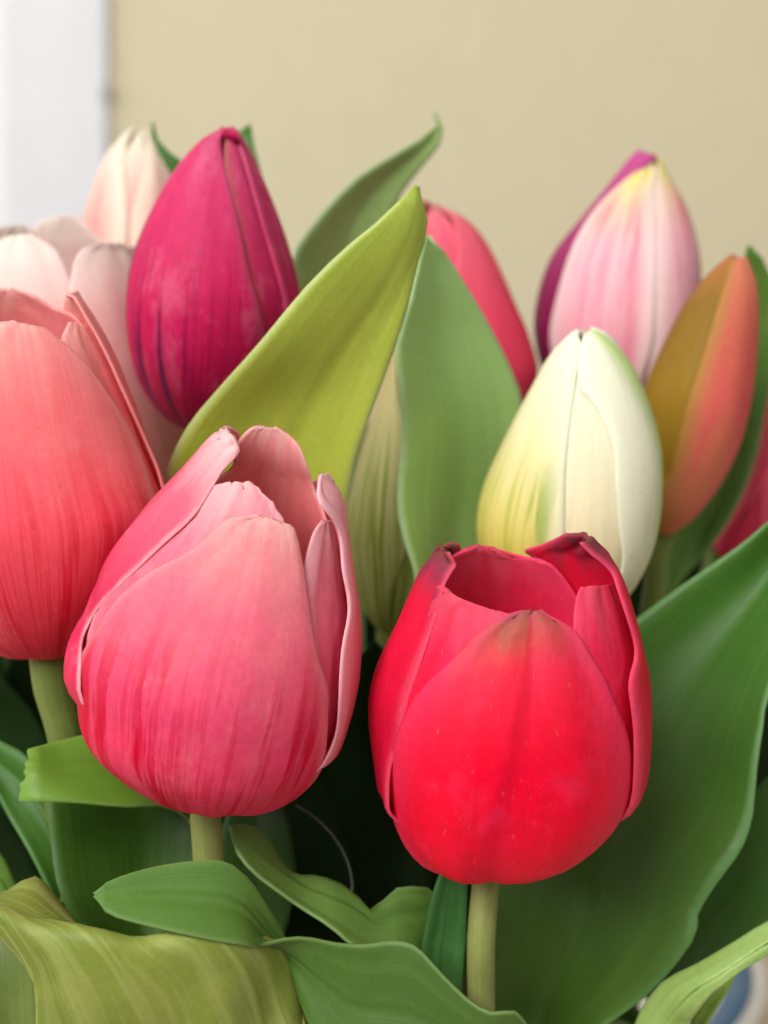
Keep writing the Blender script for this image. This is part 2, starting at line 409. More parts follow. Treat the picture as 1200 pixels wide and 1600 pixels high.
# --- petal colours
RED = petal_mat('red_petal', [(0, 'f40e34'), (.12, 'f60c36'), (.6, 'fe0838'), (.85, 'f2305a'), (1, 'ec5a72')], edge='fa4876', edge_w=(.4, 1.0), edge_f=.6,  # wide pale edge tint is sheen painted into the petal colour
                streak='d4052c', streak_f=.45, streak_v=(.9, .2), freq=9, thr=(.5, .7), mott=.16, pale='f5506f', pale_f=.4, mid='dc0830', mid_f=.35, mid_w=(0, .12))
RED_F = petal_mat('red_front_petal', [(0, 'f61036'), (.15, 'f80c36'), (.6, 'ff0836'), (.84, 'f62c48'), (.95, 'b8604e'), (1, '9c5c5c')], edge='fa4876', edge_w=(.35, 1.0), edge_f=.6,  # pale sides against the deep red centre: painted sheen
                  streak='d4052c', streak_f=.5, streak_v=(.9, .2), freq=9, thr=(.5, .7), mott=.16, pale='f5406c', pale_f=.3, mid='d00630', mid_f=.5, mid_w=(0, .09))
RED_T = petal_mat('red_bruised_petal', [(0, 'e81838'), (.5, 'e81440'), (.86, 'e81c40'), (.95, 'a23a54'), (1, '8a5048')], edge='f4587a', edge_w=(.7, 1.0), edge_f=.7,  # lighter edge tint paints the light on the folded lip
                  streak='c4052c', streak_f=.5, streak_v=(.9, .2), freq=9, thr=(.5, .7), mott=.16)
PINK = petal_mat('pink_petal', [(0, 'ea2852'), (.25, 'ee3660'), (.5, 'ef4c74'), (.75, 'f37088'), (.92, 'f59a9c'), (1, 'f8c0b8')], edge='f8a8b0', edge_w=(.72, 1.0), edge_f=.6,
                 streak='d40434', streak_f=1.0, streak_v=(.78, .4), freq=13, thr=(.5, .6), mott=.18, pale='f4808f', pale_f=.4)
PINK_O = petal_mat('pink_outer_petal', [(0, 'ea3a60'), (.3, 'ec3a64'), (.6, 'ee5678'), (.85, 'f28094'), (1, 'f8c0c0')], edge='f8b4be', edge_w=(.45, .98), edge_f=.75,
                   streak='e02a52', streak_f=.5, streak_v=(.9, .4), freq=12, mott=.14, pale='f8a0ae', pale_f=.4)
PINK_S = petal_mat('pink_side_petal', [(0, 'e83a60'), (.3, 'e42c58'), (.6, 'e03a62'), (.85, 'ec6a82'), (1, 'f8c4c4')], edge='fbc4cb', edge_w=(.84, 1.0), edge_f=.7,
                   streak='e02a52', streak_f=.5, streak_v=(.9, .4), freq=12, mott=.14, pale='f48a9c', pale_f=.4)
PINK_P = petal_mat('pink_lip_petal', [(0, 'ea3a60'), (.3, 'ec3a64'), (.6, 'f06c88'), (.85, 'f496a6'), (1, 'f8c0c0')], edge='fac2ca', edge_w=(.3, .8), edge_f=.85,
                   streak='e02a52', streak_f=.4, streak_v=(.9, .4), freq=12, mott=.12)
PINK_I = petal_mat('pink_inner_petal', [(0, 'e02438'), (.5, 'ee4c58'), (.72, 'fa868a'), (.95, 'feb2b2'), (1, 'fccac4')], edge='fac8c6', edge_w=(.8, 1.0), edge_f=.7, mott=.1, sss=.5, streak='d83848', streak_f=.3)
CORAL = petal_mat('coral_petal', [(0, 'e8304c'), (.25, 'f03e58'), (.55, 'f55a68'), (.8, 'f57c80'), (.95, 'f6a09c'), (1, 'f8b8b2')], edge='fbb0ae', edge_w=(.7, 1.0), edge_f=.6,
                  streak='da1034', streak_f=.9, streak_v=(.78, .35), freq=26, thr=(.5, .62), mott=.1, pale='fa9a9c', pale_f=.25)
MAGENTA = petal_mat('magenta_petal', [(0, '9e0c44'), (.2, 'b80f4a'), (.5, 'd0205c'), (.8, 'd83a70'), (1, 'd65a80')], edge='e0608c', edge_w=(.75, 1.0), edge_f=.55,
                    streak='5c0a3e', streak_f=.9, streak_v=(.8, .35), freq=20, thr=(.54, .62), mott=.18, pale='e8789c', pale_f=.35)
MAGENTA_G = petal_mat('magenta_green_petal', [(0, 'a8104a'), (.5, 'c8205a'), (.8, 'd03a6c'), (1, 'd05078')], mid='a8704a', mid_f=.0, edge='a87a4e', edge_w=(.55, .95), edge_f=.6,
                      streak='8a0c40', streak_f=.5, freq=16, mott=.16, pale='e8789c', pale_f=.35)
BLUSH = petal_mat('blush_petal', [(0, 'e8a0a0'), (.5, 'eaaaa8'), (.75, 'edbdb8'), (.9, 'ecd8d0'), (1, 'e8e2d6')], edge='efd8d2', edge_w=(.6, 1.0), edge_f=.6,
                  streak='ee8f96', streak_f=.45, streak_v=(.95, .3), freq=10, mott=.08)
CREAMPINK = petal_mat('cream_pink_petal', [(0, 'ee8f8c'), (.45, 'f0a8a0'), (.8, 'f4dccc'), (.93, 'f2ecd6'), (1, 'ecebb8')], edge='f4e6d2', edge_w=(.3, .75), edge_f=.9,
                      streak='ea5f72', streak_f=.6, streak_v=(.85, .6), freq=12, mott=.06)
WHITE = petal_mat('white_yellow_petal', [(0, 'd8c660'), (.2, 'eadca0'), (.5, 'f2e8c2'), (.8, 'f4f0d2'), (1, 'f2f0de')], edge='f4f3e2', edge_w=(.6, 1.0), edge_f=.8,
                  streak='c6ca48', streak_f=.55, streak_v=(.75, .3), freq=13, thr=(.52, .68), mott=.05, pale='f8f0d0', pale_f=.3)
WHITE_L = petal_mat('white_green_streaked_petal', [(0, 'c8b028'), (.25, 'd4c040'), (.45, 'e4d880'), (.7, 'f0eaba'), (1, 'f2f0dc')], edge='f4f2dc', edge_w=(.55, 1.0), edge_f=.75,
                    streak='98ae18', streak_f=1.0, streak_v=(.7, .45), freq=14, thr=(.5, .64), mott=.05)
WHITE_R = petal_mat('white_green_edged_petal', [(0, 'd0d890'), (.3, 'f0eed0'), (.7, 'f4f2da'), (1, 'f0f0d8')], edge='f5f4e4', edge_w=(.6, 1.0), edge_f=.5, mid='b4d060', mid_f=.75, mid_w=(0, .35),
                    streak='a8cc50', streak_f=.5, streak_v=(.95, .3), freq=9, mott=.05)
STRIPE = petal_mat('striped_green_white_petal', [(0, 'b4b464'), (.3, 'c2be84'), (.7, 'c8be88'), (1, 'cab880')], edge='cac698', edge_w=(.8, 1.0), edge_f=.5,
                   streak='7a8c20', streak_f=1.0, streak_v=(.85, .45), freq=24, thr=(.49, .6), mott=.08)
ROSE = petal_mat('rose_petal', [(0, 'd02a50'), (.5, 'ea4866'), (.85, 'f06a80'), (1, 'f08a92')], edge='f0788c', edge_w=(.7, 1), edge_f=.5, streak='d83458', streak_f=.4, freq=9, mott=.08)
PURPLE = petal_mat('purple_petal', [(0, '6e0c3c'), (.4, '8e1850'), (.8, 'b84480'), (1, 'c85a94')], edge='b04a82', edge_w=(.7, 1), edge_f=.4, streak='6a0c40', streak_f=.4, freq=9, mott=.08)
VARIEG = petal_mat('white_pink_petal', [(0, 'e888a0'), (.3, 'f0a4b4'), (.7, 'f4c4cc'), (.9, 'eed8a8'), (1, 'e6dc78')], edge='f6e6e0', edge_w=(.35, .95), edge_f=.75,
                   streak='e8708e', streak_f=.8, streak_v=(.97, .8), freq=8, thr=(.46, .66), mott=.06)
OLIVE = petal_mat('olive_petal', [(0, 'a8802c'), (.4, 'a07c24'), (.8, '94702a'), (1, 'c07a4c')], edge='a85c2c', edge_w=(.7, 1), edge_f=.6, streak='80641c', streak_f=.5, freq=7, mott=.12)
ORANGE = petal_mat('orange_coral_petal', [(0, 'c08438'), (.2, 'd0805a'), (.5, 'de6a5c'), (.8, 'd8745c'), (1, 'd88868')], edge='b08838', edge_w=(.4, .95), edge_f=.85,
                   streak='e05464', streak_f=.7, streak_v=(.9, .5), freq=7, thr=(.44, .66), mott=.1)
STEM = leaf_mat('stem_skin', '6e7a3a', '8f9652', 'a8a866', None, .5, vein_f=.2)
STEM_D = leaf_mat('dark_stem_skin', '56682c', '74843c', '8a9048', None, .5, vein_f=.2)

def rows(*pairs): return [p[0] for p in pairs], [p[1] for p in pairs]
def ang(ts, phi): return [('a', t, phi) for t in ts]

# --- red tulip
f = Flower('open bright red tulip with bruised dark petal tips, beside the big green leaf', (762, 1356), .279, (808, 900), .269,
  [(755, 1360), (720, 1354), (680, 1338), (638, 1308), (616, 1262), (608, 1215), (600, 1160), (596, 1110), (598, 1065), (614, 1018), (645, 958), (674, 900), (688, 872), (698, 850), (704, 828)],
  [(770, 1360), (812, 1358), (865, 1342), (925, 1308), (968, 1264), (990, 1215), (997, 1160), (1000, 1110), (998, 1060), (990, 1005), (972, 945), (948, 895), (930, 868), (917, 848), (910, 828)], .98, .98, .0013)
f.petal(*rows(((740, 1374), (790, 1374)), ((680, 1353), (870, 1352)), ((634, 1312), (935, 1306)), ((618, 1262), (968, 1255)), ((622, 1198), (976, 1200)), ((638, 1138), (968, 1150)), ((674, 1075), (954, 1108)),
  ((709, 1042), (935, 1060)), ((735, 1012), (915, 1025)), ((757, 988), (898, 996)), ((775, 972), (884, 979)), ((798, 961), (860, 965)), ((818, 957), (842, 958))), RED_F, .0014, eL=.0002, eR=-.0003, tip=-.0004, rib=.0004, wr=.0004, cup=.0005, label='front red petal with a brownish tip')
f.petal(*rows(((770, 1370), (815, 1370)), ((820, 1340), (930, 1316)), ((850, 1250), (990, 1225)), ((860, 1150), (1002, 1150)), ((880, 1060), (1000, 1060)), ((890, 1000), (998, 1000)), ((893, 965), (985, 950)), ((898, 935), (968, 922)), ((903, 918), (955, 912))),
  RED, .0007, wr=.0002)
f.petal([('a', .33, 64), ('a', .37, 64), (968, 1150), (961, 1100), (959, 1060), (966, 1022), (950, 972), (938, 932), (930, 905), (913, 885), (890, 852)],
  ang([.33, .37], 150) + ang([.43, .5, .58, .66, .76], 158) + [('a', .84, 162), (815, 872, 'b'), (845, 862, 'b'), (872, 846, 'b')], RED_T, .0024, eL=.0005, tip=-.0006, ew=.7, wr=.0006, label='red side petal with a bruised purple tip folded outwards')
f.petal(*rows((('a', .03, 140), ('a', .03, 240)), (('a', .3, 130), ('a', .3, 245)), (('a', .5, 130), ('a', .5, 245)), (('a', .7, 130), ('a', .7, 245)), ((870, 890, 'b'), (695, 890, 'b')), ((835, 878, 'b'), (708, 872, 'b')), ((790, 865, 'b'), (730, 860, 'b')), ((765, 860, 'b'), (750, 859, 'b'))),
  RED, .0003, tip=.0004)
f.petal(*rows((('a', .03, -90), (755, 1370)), (('a', .25, -95), (780, 1300)), (('a', .4, -95), (800, 1200)), (('a', .55, -95), (810, 1100)), (('a', .7, -95), (812, 1030)), (('a', .8, -90), (808, 995)), ((674, 925), (804, 978)), ((696, 919), (797, 962))), RED, .0006, wr=.0005, rag=.004)
f.petal(ang([.27, .34, .42, .5, .6, .7, .78], -150) + [('a', .86, -150), ('a', .92, -135), (708, 862, 'B')],
  [('a', .27, -68), ('a', .34, -66), (628, 1190), (636, 1150), (655, 1070), (676, 1005), (690, 952), (700, 915), (712, 885), (716, 868)], RED_T, .0027, eR=-.0019, wr=.0006, tip=-.0012, ew=.4, rag=.004, label='red side petal with a ragged purple tip')
f.stem([(752, 1470, .279), (752, 1580, .283), (750, 1700, .292)], .00235, STEM)

# --- pink tulip in front
PF = Flower('large pink tulip with loosely open pale-edged petals, in front of the broad olive-green leaf', (328, 1236), .277, (425, 735), .266,
  [(318, 1240), (280, 1234), (230, 1210), (174, 1168), (136, 1122), (130, 1070), (128, 1018), (138, 978), (160, 924), (192, 870), (230, 822), (279, 772), (323, 722), (350, 690), (362, 660), (366, 630)],
  [(342, 1241), (404, 1244), (450, 1232), (490, 1202), (518, 1164), (538, 1110), (550, 1052), (553, 1000), (550, 955), (542, 900), (535, 860), (529, 815), (522, 775), (505, 743), (497, 712), (493, 660)], .98, .95, .0014)
f = PF
f.petal([(318, 1266), (278, 1262), (228, 1234), (170, 1185), (134, 1130), (127, 1090), (136, 1054), (152, 1013), (177, 968), (205, 932), (258, 892), (305, 869), (332, 842), (358, 818), (378, 811), (400, 809)],
  [(335, 1268), (404, 1270), (453, 1256), (478, 1220), (492, 1171), (497, 1112), (499, 1072), (492, 1045), (485, 1022), (476, 977), (468, 910), (461, 865), (455, 838), (450, 824), (440, 818), (425, 814)], PINK, .0017, wr=.0003, tip=-.0002, rag=.0015, n=56)
f.petal([('a', .02, -80), ('a', .2, -85), ('a', .35, -85), ('a', .48, -85), ('a', .58, -85), ('a', .66, -80), ('a', .74, -75), (300, 795), (330, 770), (360, 757)],
  [(330, 1262), (400, 1200), (430, 1100), (440, 1000), (445, 950), (447, 880), (446, 835), (440, 808), (421, 784), (395, 758)], PINK_O, .0008, rag=.006, wr=.0005)
f.petal([('a', .30, -120), ('a', .34, -140), ('a', .4, -145)] + ang([.48, .56, .64, .7, .76, .82, .88], -145) + [('a', .93, -130), (360, 680, 'B'), (370, 676, 'B')],
  [('a', .30, -62), ('a', .36, -62), (152, 1030), (147, 985), (170, 946), (215, 905), (260, 860), (305, 820), (334, 778), (352, 744), (368, 724), (378, 703), (379, 686)], PINK_S, .0030, eR=-.0018, rag=.003, wr=.0006, ew=.4, tip=-.0012)
f.petal(ang([.02, .2, .4, .6, .75], 110) + [(487, 765, 'b'), (480, 735, 'b'), (468, 705, 'b'), (450, 680, 'b'), (432, 669, 'b')],
  ang([.02, .2, .4, .6, .75], 255) + [(362, 735, 'b'), (366, 710, 'b'), (372, 692, 'b'), (388, 674, 'b'), (408, 668, 'b')], PINK_I, .0002, wr=.0002)
f.petal([(345, 1262), (440, 1200), (470, 1100), (478, 1000), (472, 930), (470, 890), (480, 845), (490, 822), (500, 812)],
  [('a', .03, 60), ('a', .2, 75), ('a', .35, 80), ('a', .45, 80), ('a', .55, 75), (538, 950), (532, 900), (521, 850), (508, 816)], PINK_O, .0007, wr=.0002)
f.petal([('a', .25, 60), ('a', .28, 58), (502, 1150), (505, 1090), (507, 1010), (516, 968), (517, 930), (508, 892), (506, 842), (494, 811), (480, 793), (479, 770), (488, 748)],
  ang([.25, .28], 140) + ang([.32, .4, .5, .55, .6, .66, .72, .78], 150) + [('a', .84, 140), (515, 758, 'b'), (500, 745, 'b')], PINK_P, .0024, eL=.0006, ew=.7, tip=-.001, wr=.0004, rag=.002)
f.stem([(325, 1330, .279), (330, 1450, .284), (345, 1600, .292)], .0026, STEM)

# --- coral tulip at the left
f = Flower('coral-pink tulip with red streaks, leaning beside the large pale-edged pink tulip', (75, 1013), .296, (8, 480), .286,
  [(65, 1018), (20, 1014), (-50, 980), (-110, 910), (-140, 820), (-150, 720), (-145, 640), (-130, 560), (-110, 500), (-88, 460), (-80, 435), (-76, 410)],
  [(85, 1018), (112, 1008), (158, 978), (205, 922), (245, 855), (266, 785), (250, 740), (225, 680), (200, 612), (167, 536), (133, 480), (115, 455), (106, 430), (102, 405)], .95, .95, .0013)
f.petal([(70, 1017), (20, 1014), (-40, 980), (-95, 910), (-120, 820), (-115, 740), (-100, 660), (-80, 590), (-50, 540), (-15, 512), (15, 506)],
  [(80, 1018), (110, 1008), (160, 970), (205, 910), (235, 850), (236, 800), (216, 730), (190, 671), (158, 622), (121, 568), (70, 520)], CORAL, .0016, tip=-.0002, rag=.001)
f.petal([(85, 1015), (150, 900), (150, 750), (130, 650), (100, 575), (92, 535), (103, 508)], [(100, 1010), (205, 920), (250, 830), (232, 740), (200, 650), (160, 565), (130, 512)], CORAL, .0007)
f.petal([('a', .03, 60), (180, 935), (244, 800), (226, 740), (200, 680), (175, 625), (143, 552), (118, 508), (102, 482), (93, 466)],
  ang([.03, .2, .4, .5, .58, .66, .74, .82], 150) + [('a', .9, 140), (108, 459, 'b')], CORAL, .0014, eL=.0012, ew=.75, rag=.002)
f.petal(ang([.03, .25, .5, .7], 125) + [('a', .85, 125), (82, 482, 'b'), (50, 462, 'b'), (20, 455, 'b')], ang([.03, .25, .5, .7], 245) + [('a', .85, 245), (-60, 480, 'b'), (-30, 462, 'b'), (0, 454, 'b')], PINK_I, .0003)
f.auto(-95, 62, CORAL, .0012); f.auto(-40, 50, CORAL, .0004, t1=.93)
f.stem([(84, 1075, .298), (108, 1170, .303), (128, 1330, .315)], .0036, STEM_D)

# --- magenta bud
f = Flower('closed deep magenta tulip bud with dark purple streaks above the olive-green leaf', (316, 684), .336, (352, 205), .325,
  [(308, 682), (288, 668), (265, 650), (240, 625), (217, 583), (204, 525), (202, 462), (212, 400), (237, 337), (267, 279), (300, 233), (318, 216), (340, 206), (348, 203)],
  [(324, 682), (350, 668), (385, 640), (418, 600), (445, 555), (462, 505), (466, 462), (450, 392), (425, 317), (397, 254), (378, 222), (368, 208), (358, 203), (354, 202)])
f.petal([('a', .01, -60), ('a', .12, -100), ('a', .3, -110), ('a', .5, -105), ('a', .65, -95), ('a', .8, -80), ('a', .9, -60), ('a', .97, -30)],
  [('a', .01, 20), (385, 630), (410, 540), (390, 440), (372, 350), (352, 270), (345, 225), (350, 206)], MAGENTA, .0007, wr=.0004, eR=-.0002, n=50)
f.petal([(330, 680), (365, 640), (385, 540), (370, 420), (358, 330), (350, 260), (352, 220), (354, 204)], ang([.02, .12, .3, .5, .65, .8, .9], 130) + [('a', .99, 110)], MAGENTA_G, .0001, wr=.0002, eL=.0)
f.petal([(345, 670), (400, 620), (440, 520), (425, 420), (400, 330), (378, 255), (366, 222), (356, 206)], ang([.02, .12, .3, .5, .65, .8, .9], 170) + [('a', .99, 150)], MAGENTA, .0006, wr=.0003, eL=-.0001)
f.auto(190, 62, MAGENTA, .0008); f.auto(-130, 60, MAGENTA, .0004); f.auto(130, 60, MAGENTA, .0002)
k = np.array([(352, 214, .325), (362, 208, .322), (372, 212, .3225), (368, 222, .3225)])
# curled papery tip
bit = [[px(343, 218, .3235), px(372, 226, .3225)], [px(343, 211, .322), px(376, 219, .321)], [px(347, 204, .3215), px(373, 211, .3205)], [px(352, 200, .322), px(369, 209, .3215)], [px(356, 205, .324), px(364, 212, .324)]]
G = catmull_at(np.array(bit), np.linspace(0, 4, 14)); G = np.stack([G[:, 0] * (1 - u) + G[:, 1] * u for u in np.linspace(0, 1, 9)], 1)
shell(G, 'curled_tip', MAGENTA, f.root, .0005)
f.stem([(330, 800, .338), (350, 1000, .342), (380, 1250, .35)], .0024, STEM_D)

# --- pale blush tulip
f = Flower('pale blush double tulip with frilled whitish petal tips, behind the coral-pink tulip', (222, 790), .366, (80, 390), .356,
  [(212, 795), (120, 780), (20, 720), (-50, 620), (-80, 520), (-70, 430), (-55, 375), (-48, 340), (-45, 310)],
  [(240, 785), (268, 748), (288, 700), (282, 620), (268, 540), (250, 470), (230, 415), (214, 378), (205, 340), (200, 310)])
f.petal([(215, 785), (100, 740), (10, 650), (-40, 540), (-45, 450), (-25, 395), (10, 372)], [(222, 785), (190, 720), (160, 620), (135, 520), (110, 445), (88, 395), (50, 368)], BLUSH, .0012, rag=.003, tip=-.0005)
f.petal([(225, 785), (190, 700), (150, 600), (115, 500), (108, 440), (120, 402), (145, 386)], [(245, 780), (280, 700), (275, 610), (255, 530), (225, 450), (198, 400), (175, 386)], BLUSH, .0016, rag=.002, tip=.0008)
f.petal(ang([.03, .3, .5, .7], 40) + [(180, 440), (186, 405), (195, 388)], ang([.03, .3, .5, .7], 120) + [('a', .8, 115), ('a', .86, 110), (214, 384, 'b')], BLUSH, .0006, rag=.002)
f.petal(ang([.03, .3, .5, .7], 110) + [(165, 385, 'b'), (138, 355, 'b'), (108, 334, 'b')], ang([.03, .3, .5, .7], 220) + [(50, 380, 'b'), (60, 348, 'b'), (92, 338, 'b')], BLUSH, .0005, rag=.006)
f.petal(ang([.03, .3, .5, .7], 195) + [(60, 380, 'b'), (55, 362, 'b'), (35, 352, 'b')], ang([.03, .3, .5, .7], 290) + [(-40, 400, 'b'), (-20, 370, 'b'), (10, 354, 'b')], BLUSH, .0004, rag=.006)
f.auto(-95, 55, BLUSH, .0012)
f.stem([(250, 900, .372), (290, 1100, .378), (330, 1300, .385)], .0026, STEM_D)

# --- cream bud in the back
f = Flower('small cream tulip bud with a pink flush, behind the pale blush tulip', (205, 500), .415, (220, 206), .41,
  [(198, 500), (165, 490), (140, 455), (130, 410), (132, 362), (142, 318), (165, 255), (190, 220), (208, 206), (215, 203)],
  [(212, 500), (245, 490), (272, 455), (284, 410), (284, 362), (278, 310), (262, 262), (240, 225), (228, 208), (222, 204)])
f.auto(-55, 55, CREAMPINK, .0008, t1=1.0); f.auto(60, 58, CREAMPINK, .0008, t1=1.0); f.auto(5, 50, CREAMPINK, .0002, t1=1.0); f.auto(180, 60, CREAMPINK, .0008, t1=1.0); f.auto(120, 60, CREAMPINK, .0002); f.auto(-120, 60, CREAMPINK, .0002)
f.stem([(215, 700, .415), (260, 1000, .415), (320, 1250, .41)], .0022, STEM_D)

# --- white and yellow bud
f = Flower('closed creamy white tulip bud with yellow-green base, directly behind the red tulip', (885, 968), .323, (912, 522), .312,
  [(876, 968), (840, 955), (800, 925), (768, 890), (751, 850), (748, 806), (758, 758), (782, 703), (815, 637), (853, 570), (881, 534), (896, 521), (904, 519)],
  [(892, 968), (930, 958), (968, 938), (996, 895), (1017, 841), (1028, 775), (1028, 705), (1013, 640), (990, 585), (966, 549), (945, 528), (930, 522), (916, 520)])
f.petal(ang([.02, .15, .3, .45, .6, .75], -135) + [('a', .87, -120), ('a', .94, -90), ('a', .99, -50)],
  [('a', .02, 0), (880, 900), (882, 820), (884, 740), (890, 680), (898, 615), (905, 565), (909, 538), (906, 522)], WHITE_L, .0008, eR=-.0001, wr=.0002, label='white petal with yellow and green streaks')
f.petal(ang([.02, .15, .3], -20) + [(880, 740), (888, 680), (896, 620), (904, 580), (908, 556)], ang([.02, .15, .3], 40) + [(985, 760), (972, 690), (950, 640), (925, 600), (912, 560)], WHITE, .0001, wr=.0001)
f.petal([('a', .02, 20), (966, 900), (964, 830), (960, 760), (956, 700), (940, 655), (918, 622), (904, 606), (906, 560), (912, 530)],
  ang([.02, .15, .3, .42, .52, .62, .72, .82], 140) + [('a', .9, 120), ('a', .985, 70)], WHITE_R, .0009, eL=-.0001, wr=.0002, label='white petal with a green edge')
f.auto(180, 62, WHITE, .0005); f.auto(-140, 55, WHITE, .0003); f.auto(130, 55, WHITE, .0002)
f.stem([(880, 1100, .33), (860, 1300, .338), (820, 1500, .345)], .0025, STEM_D)

# --- striped bud between the leaves
f = Flower('slim cream and green striped tulip bud, half hidden between two upright leaves', (608, 984), .352, (622, 500), .34,
  [(600, 986), (585, 978), (566, 945), (548, 890), (539, 830), (543, 790), (556, 735), (576, 670), (598, 600), (612, 540), (618, 508), (620, 500)],
  [(616, 986), (634, 980), (656, 945), (676, 890), (690, 830), (692, 785), (686, 730), (672, 665), (652, 600), (636, 540), (628, 510), (624, 500)])
f.auto(-35, 60, STRIPE, .0006, t1=1.0); f.auto(80, 60, STRIPE, .0006, t1=1.0); f.auto(200, 60, STRIPE, .0006, t1=1.0); f.auto(25, 55, STRIPE, .0, t1=1.0); f.auto(-100, 55, STRIPE, .0, t1=1.0); f.auto(140, 55, STRIPE, .0, t1=1.0)
f.stem([(602, 1050, .353), (596, 1200, .356), (580, 1400, .36)], .0027, STEM_D)

# --- rose tulip behind the leaves
f = Flower('rose-red tulip mostly hidden behind the pale upright leaf', (735, 690), .39, (672, 325), .382,
  [(728, 692), (690, 680), (650, 640), (625, 580), (612, 510), (610, 440), (618, 380), (632, 340), (650, 325), (660, 322)],
  [(742, 692), (780, 672), (815, 630), (836, 582), (822, 525), (800, 474), (778, 424), (756, 382), (729, 350), (698, 334), (680, 326)])
f.auto(70, 70, ROSE, .0010, t1=1.0); f.auto(-50, 66, ROSE, .0010, t1=1.0); f.auto(190, 66, ROSE, .0010, t1=1.0); f.auto(10, 60, ROSE, .0003, t1=1.0); f.auto(130, 60, ROSE, .0003); f.auto(-110, 60, ROSE, .0003)
f.stem([(745, 850, .39), (750, 1050, .39), (700, 1300, .388)], .0024, STEM_D)

# --- variegated bud
f = Flower('plump white and pink tulip bud with one purple petal, above the white bud', (965, 655), .395, (1005, 245), .386,
  [(955, 655), (915, 640), (875, 610), (848, 570), (838, 530), (836, 490), (846, 437), (867, 390), (910, 338), (955, 284), (985, 246), (1000, 236)],
  [(975, 655), (1015, 640), (1055, 605), (1080, 560), (1092, 500), (1094, 430), (1088, 376), (1071, 323), (1052, 288), (1035, 258), (1022, 242), (1010, 236)])
f.petal([('a', .02, -60), (885, 600), (862, 535), (876, 456), (899, 390), (932, 332), (965, 296), (986, 278), (1004, 270)], [('a', .02, 30), (1000, 600), (1018, 540), (1022, 456), (1022, 390), (1021, 340), (1020, 300), (1022, 276), (1018, 262)], VARIEG, .0007, eL=.0)
f.petal([('a', .02, 10), (1005, 600), (1014, 540), (1016, 456), (1016, 390), (1016, 340), (1018, 300), (1020, 276), (1026, 260)], ang([.02, .15, .3, .45, .6, .75, .85], 130) + [('a', .93, 115), ('a', .96, 80)], VARIEG, .0004)
f.petal(ang([.02, .15, .3, .45, .6, .75, .88], -150) + [('a', .96, -160), (1000, 234, 'B')], [('a', .02, -40), (890, 590), (885, 530), (900, 450), (925, 385), (955, 330), (985, 285), (1015, 258), (1024, 246)], PURPLE, .0004, label='purple petal')
f.auto(180, 60, VARIEG, .0006); f.auto(110, 55, VARIEG, .0001)
f.stem([(950, 850, .395), (920, 1100, .392), (820, 1350, .39)], .0024, STEM_D)

# --- olive and orange bud
f = Flower('narrow olive and orange-coral tulip bud leaning over the white bud', (1033, 846), .358, (1154, 400), .348,
  [(1026, 843), (1016, 815), (1006, 760), (1002, 700), (1004, 640), (1012, 596), (1043, 527), (1071, 474), (1101, 436), (1132, 406), (1148, 399)],
  [(1040, 848), (1060, 826), (1092, 796), (1128, 746), (1153, 694), (1171, 627), (1181, 556), (1184, 490), (1180, 446), (1169, 414), (1158, 401)])
f.petal([('a', .02, -20), ('a', .12, -45), (1042, 740), (1062, 680), (1078, 620), (1096, 560), (1114, 500), (1130, 450), (1146, 408)], ang([.02, .12, .28, .42, .55, .68, .8], 105) + [('a', .92, 95), ('a', .99, 60)], ORANGE, .0006, eL=-.0002, label='orange-coral petal')
f.petal(ang([.02, .12, .28, .42, .55, .68, .8], -110) + [('a', .92, -90), ('a', .99, -40)], [('a', .02, 20), (1056, 790), (1064, 715), (1080, 650), (1098, 590), (1118, 530), (1134, 475), (1146, 430), (1152, 406)], OLIVE, .0003, label='olive petal')
f.petal(ang([.02, .12, .28, .42, .55, .68, .8], -150) + [('a', .92, -130), ('a', .99, -70)], [('a', .02, -20), (1020, 790), (1024, 720), (1028, 660), (1044, 600), (1066, 545), (1092, 490), (1116, 442), (1142, 406)], OLIVE, .0005, eR=-.0002)
f.auto(180, 60, OLIVE, .0007); f.auto(110, 55, ORANGE, .0004)
f.stem([(1022, 930, .36), (990, 1100, .362), (900, 1350, .368)], .0025, STEM_D)

# --- rose tulip at the right edge
f = Flower('blurred dusky rose tulip beyond the leaf that backs the olive and orange bud', (1120, 872), .40, (1270, 520), .39,
  [(1114, 868), (1128, 820), (1155, 755), (1178, 690), (1194, 630), (1210, 580), (1235, 540), (1255, 522)],
  [(1130, 880), (1190, 880), (1270, 850), (1330, 780), (1350, 700), (1345, 630), (1320, 560), (1285, 525)])
f.auto(-60, 62, ROSE, .001); f.auto(60, 62, ROSE, .001); f.auto(180, 62, ROSE, .001); f.auto(0, 58, ROSE, .0003); f.auto(120, 58, ROSE, .0003); f.auto(-120, 58, ROSE, .0003)
f.stem([(1090, 1000, .40), (1020, 1200, .395), (860, 1400, .388)], .0024, STEM_D)

# tulips' Empties stand at the foot of their stems
for o in COL.objects:
    if o.type == 'EMPTY' and o.name.startswith('tulip'):
        st = [c for c in o.children if c.name.startswith('stem')]
        if st:
            v = st[0].data.vertices[len(st[0].data.vertices) - 1].co.copy()
            o.location = v
            for c in o.children: c.matrix_parent_inverse = Matrix.Translation(-v)

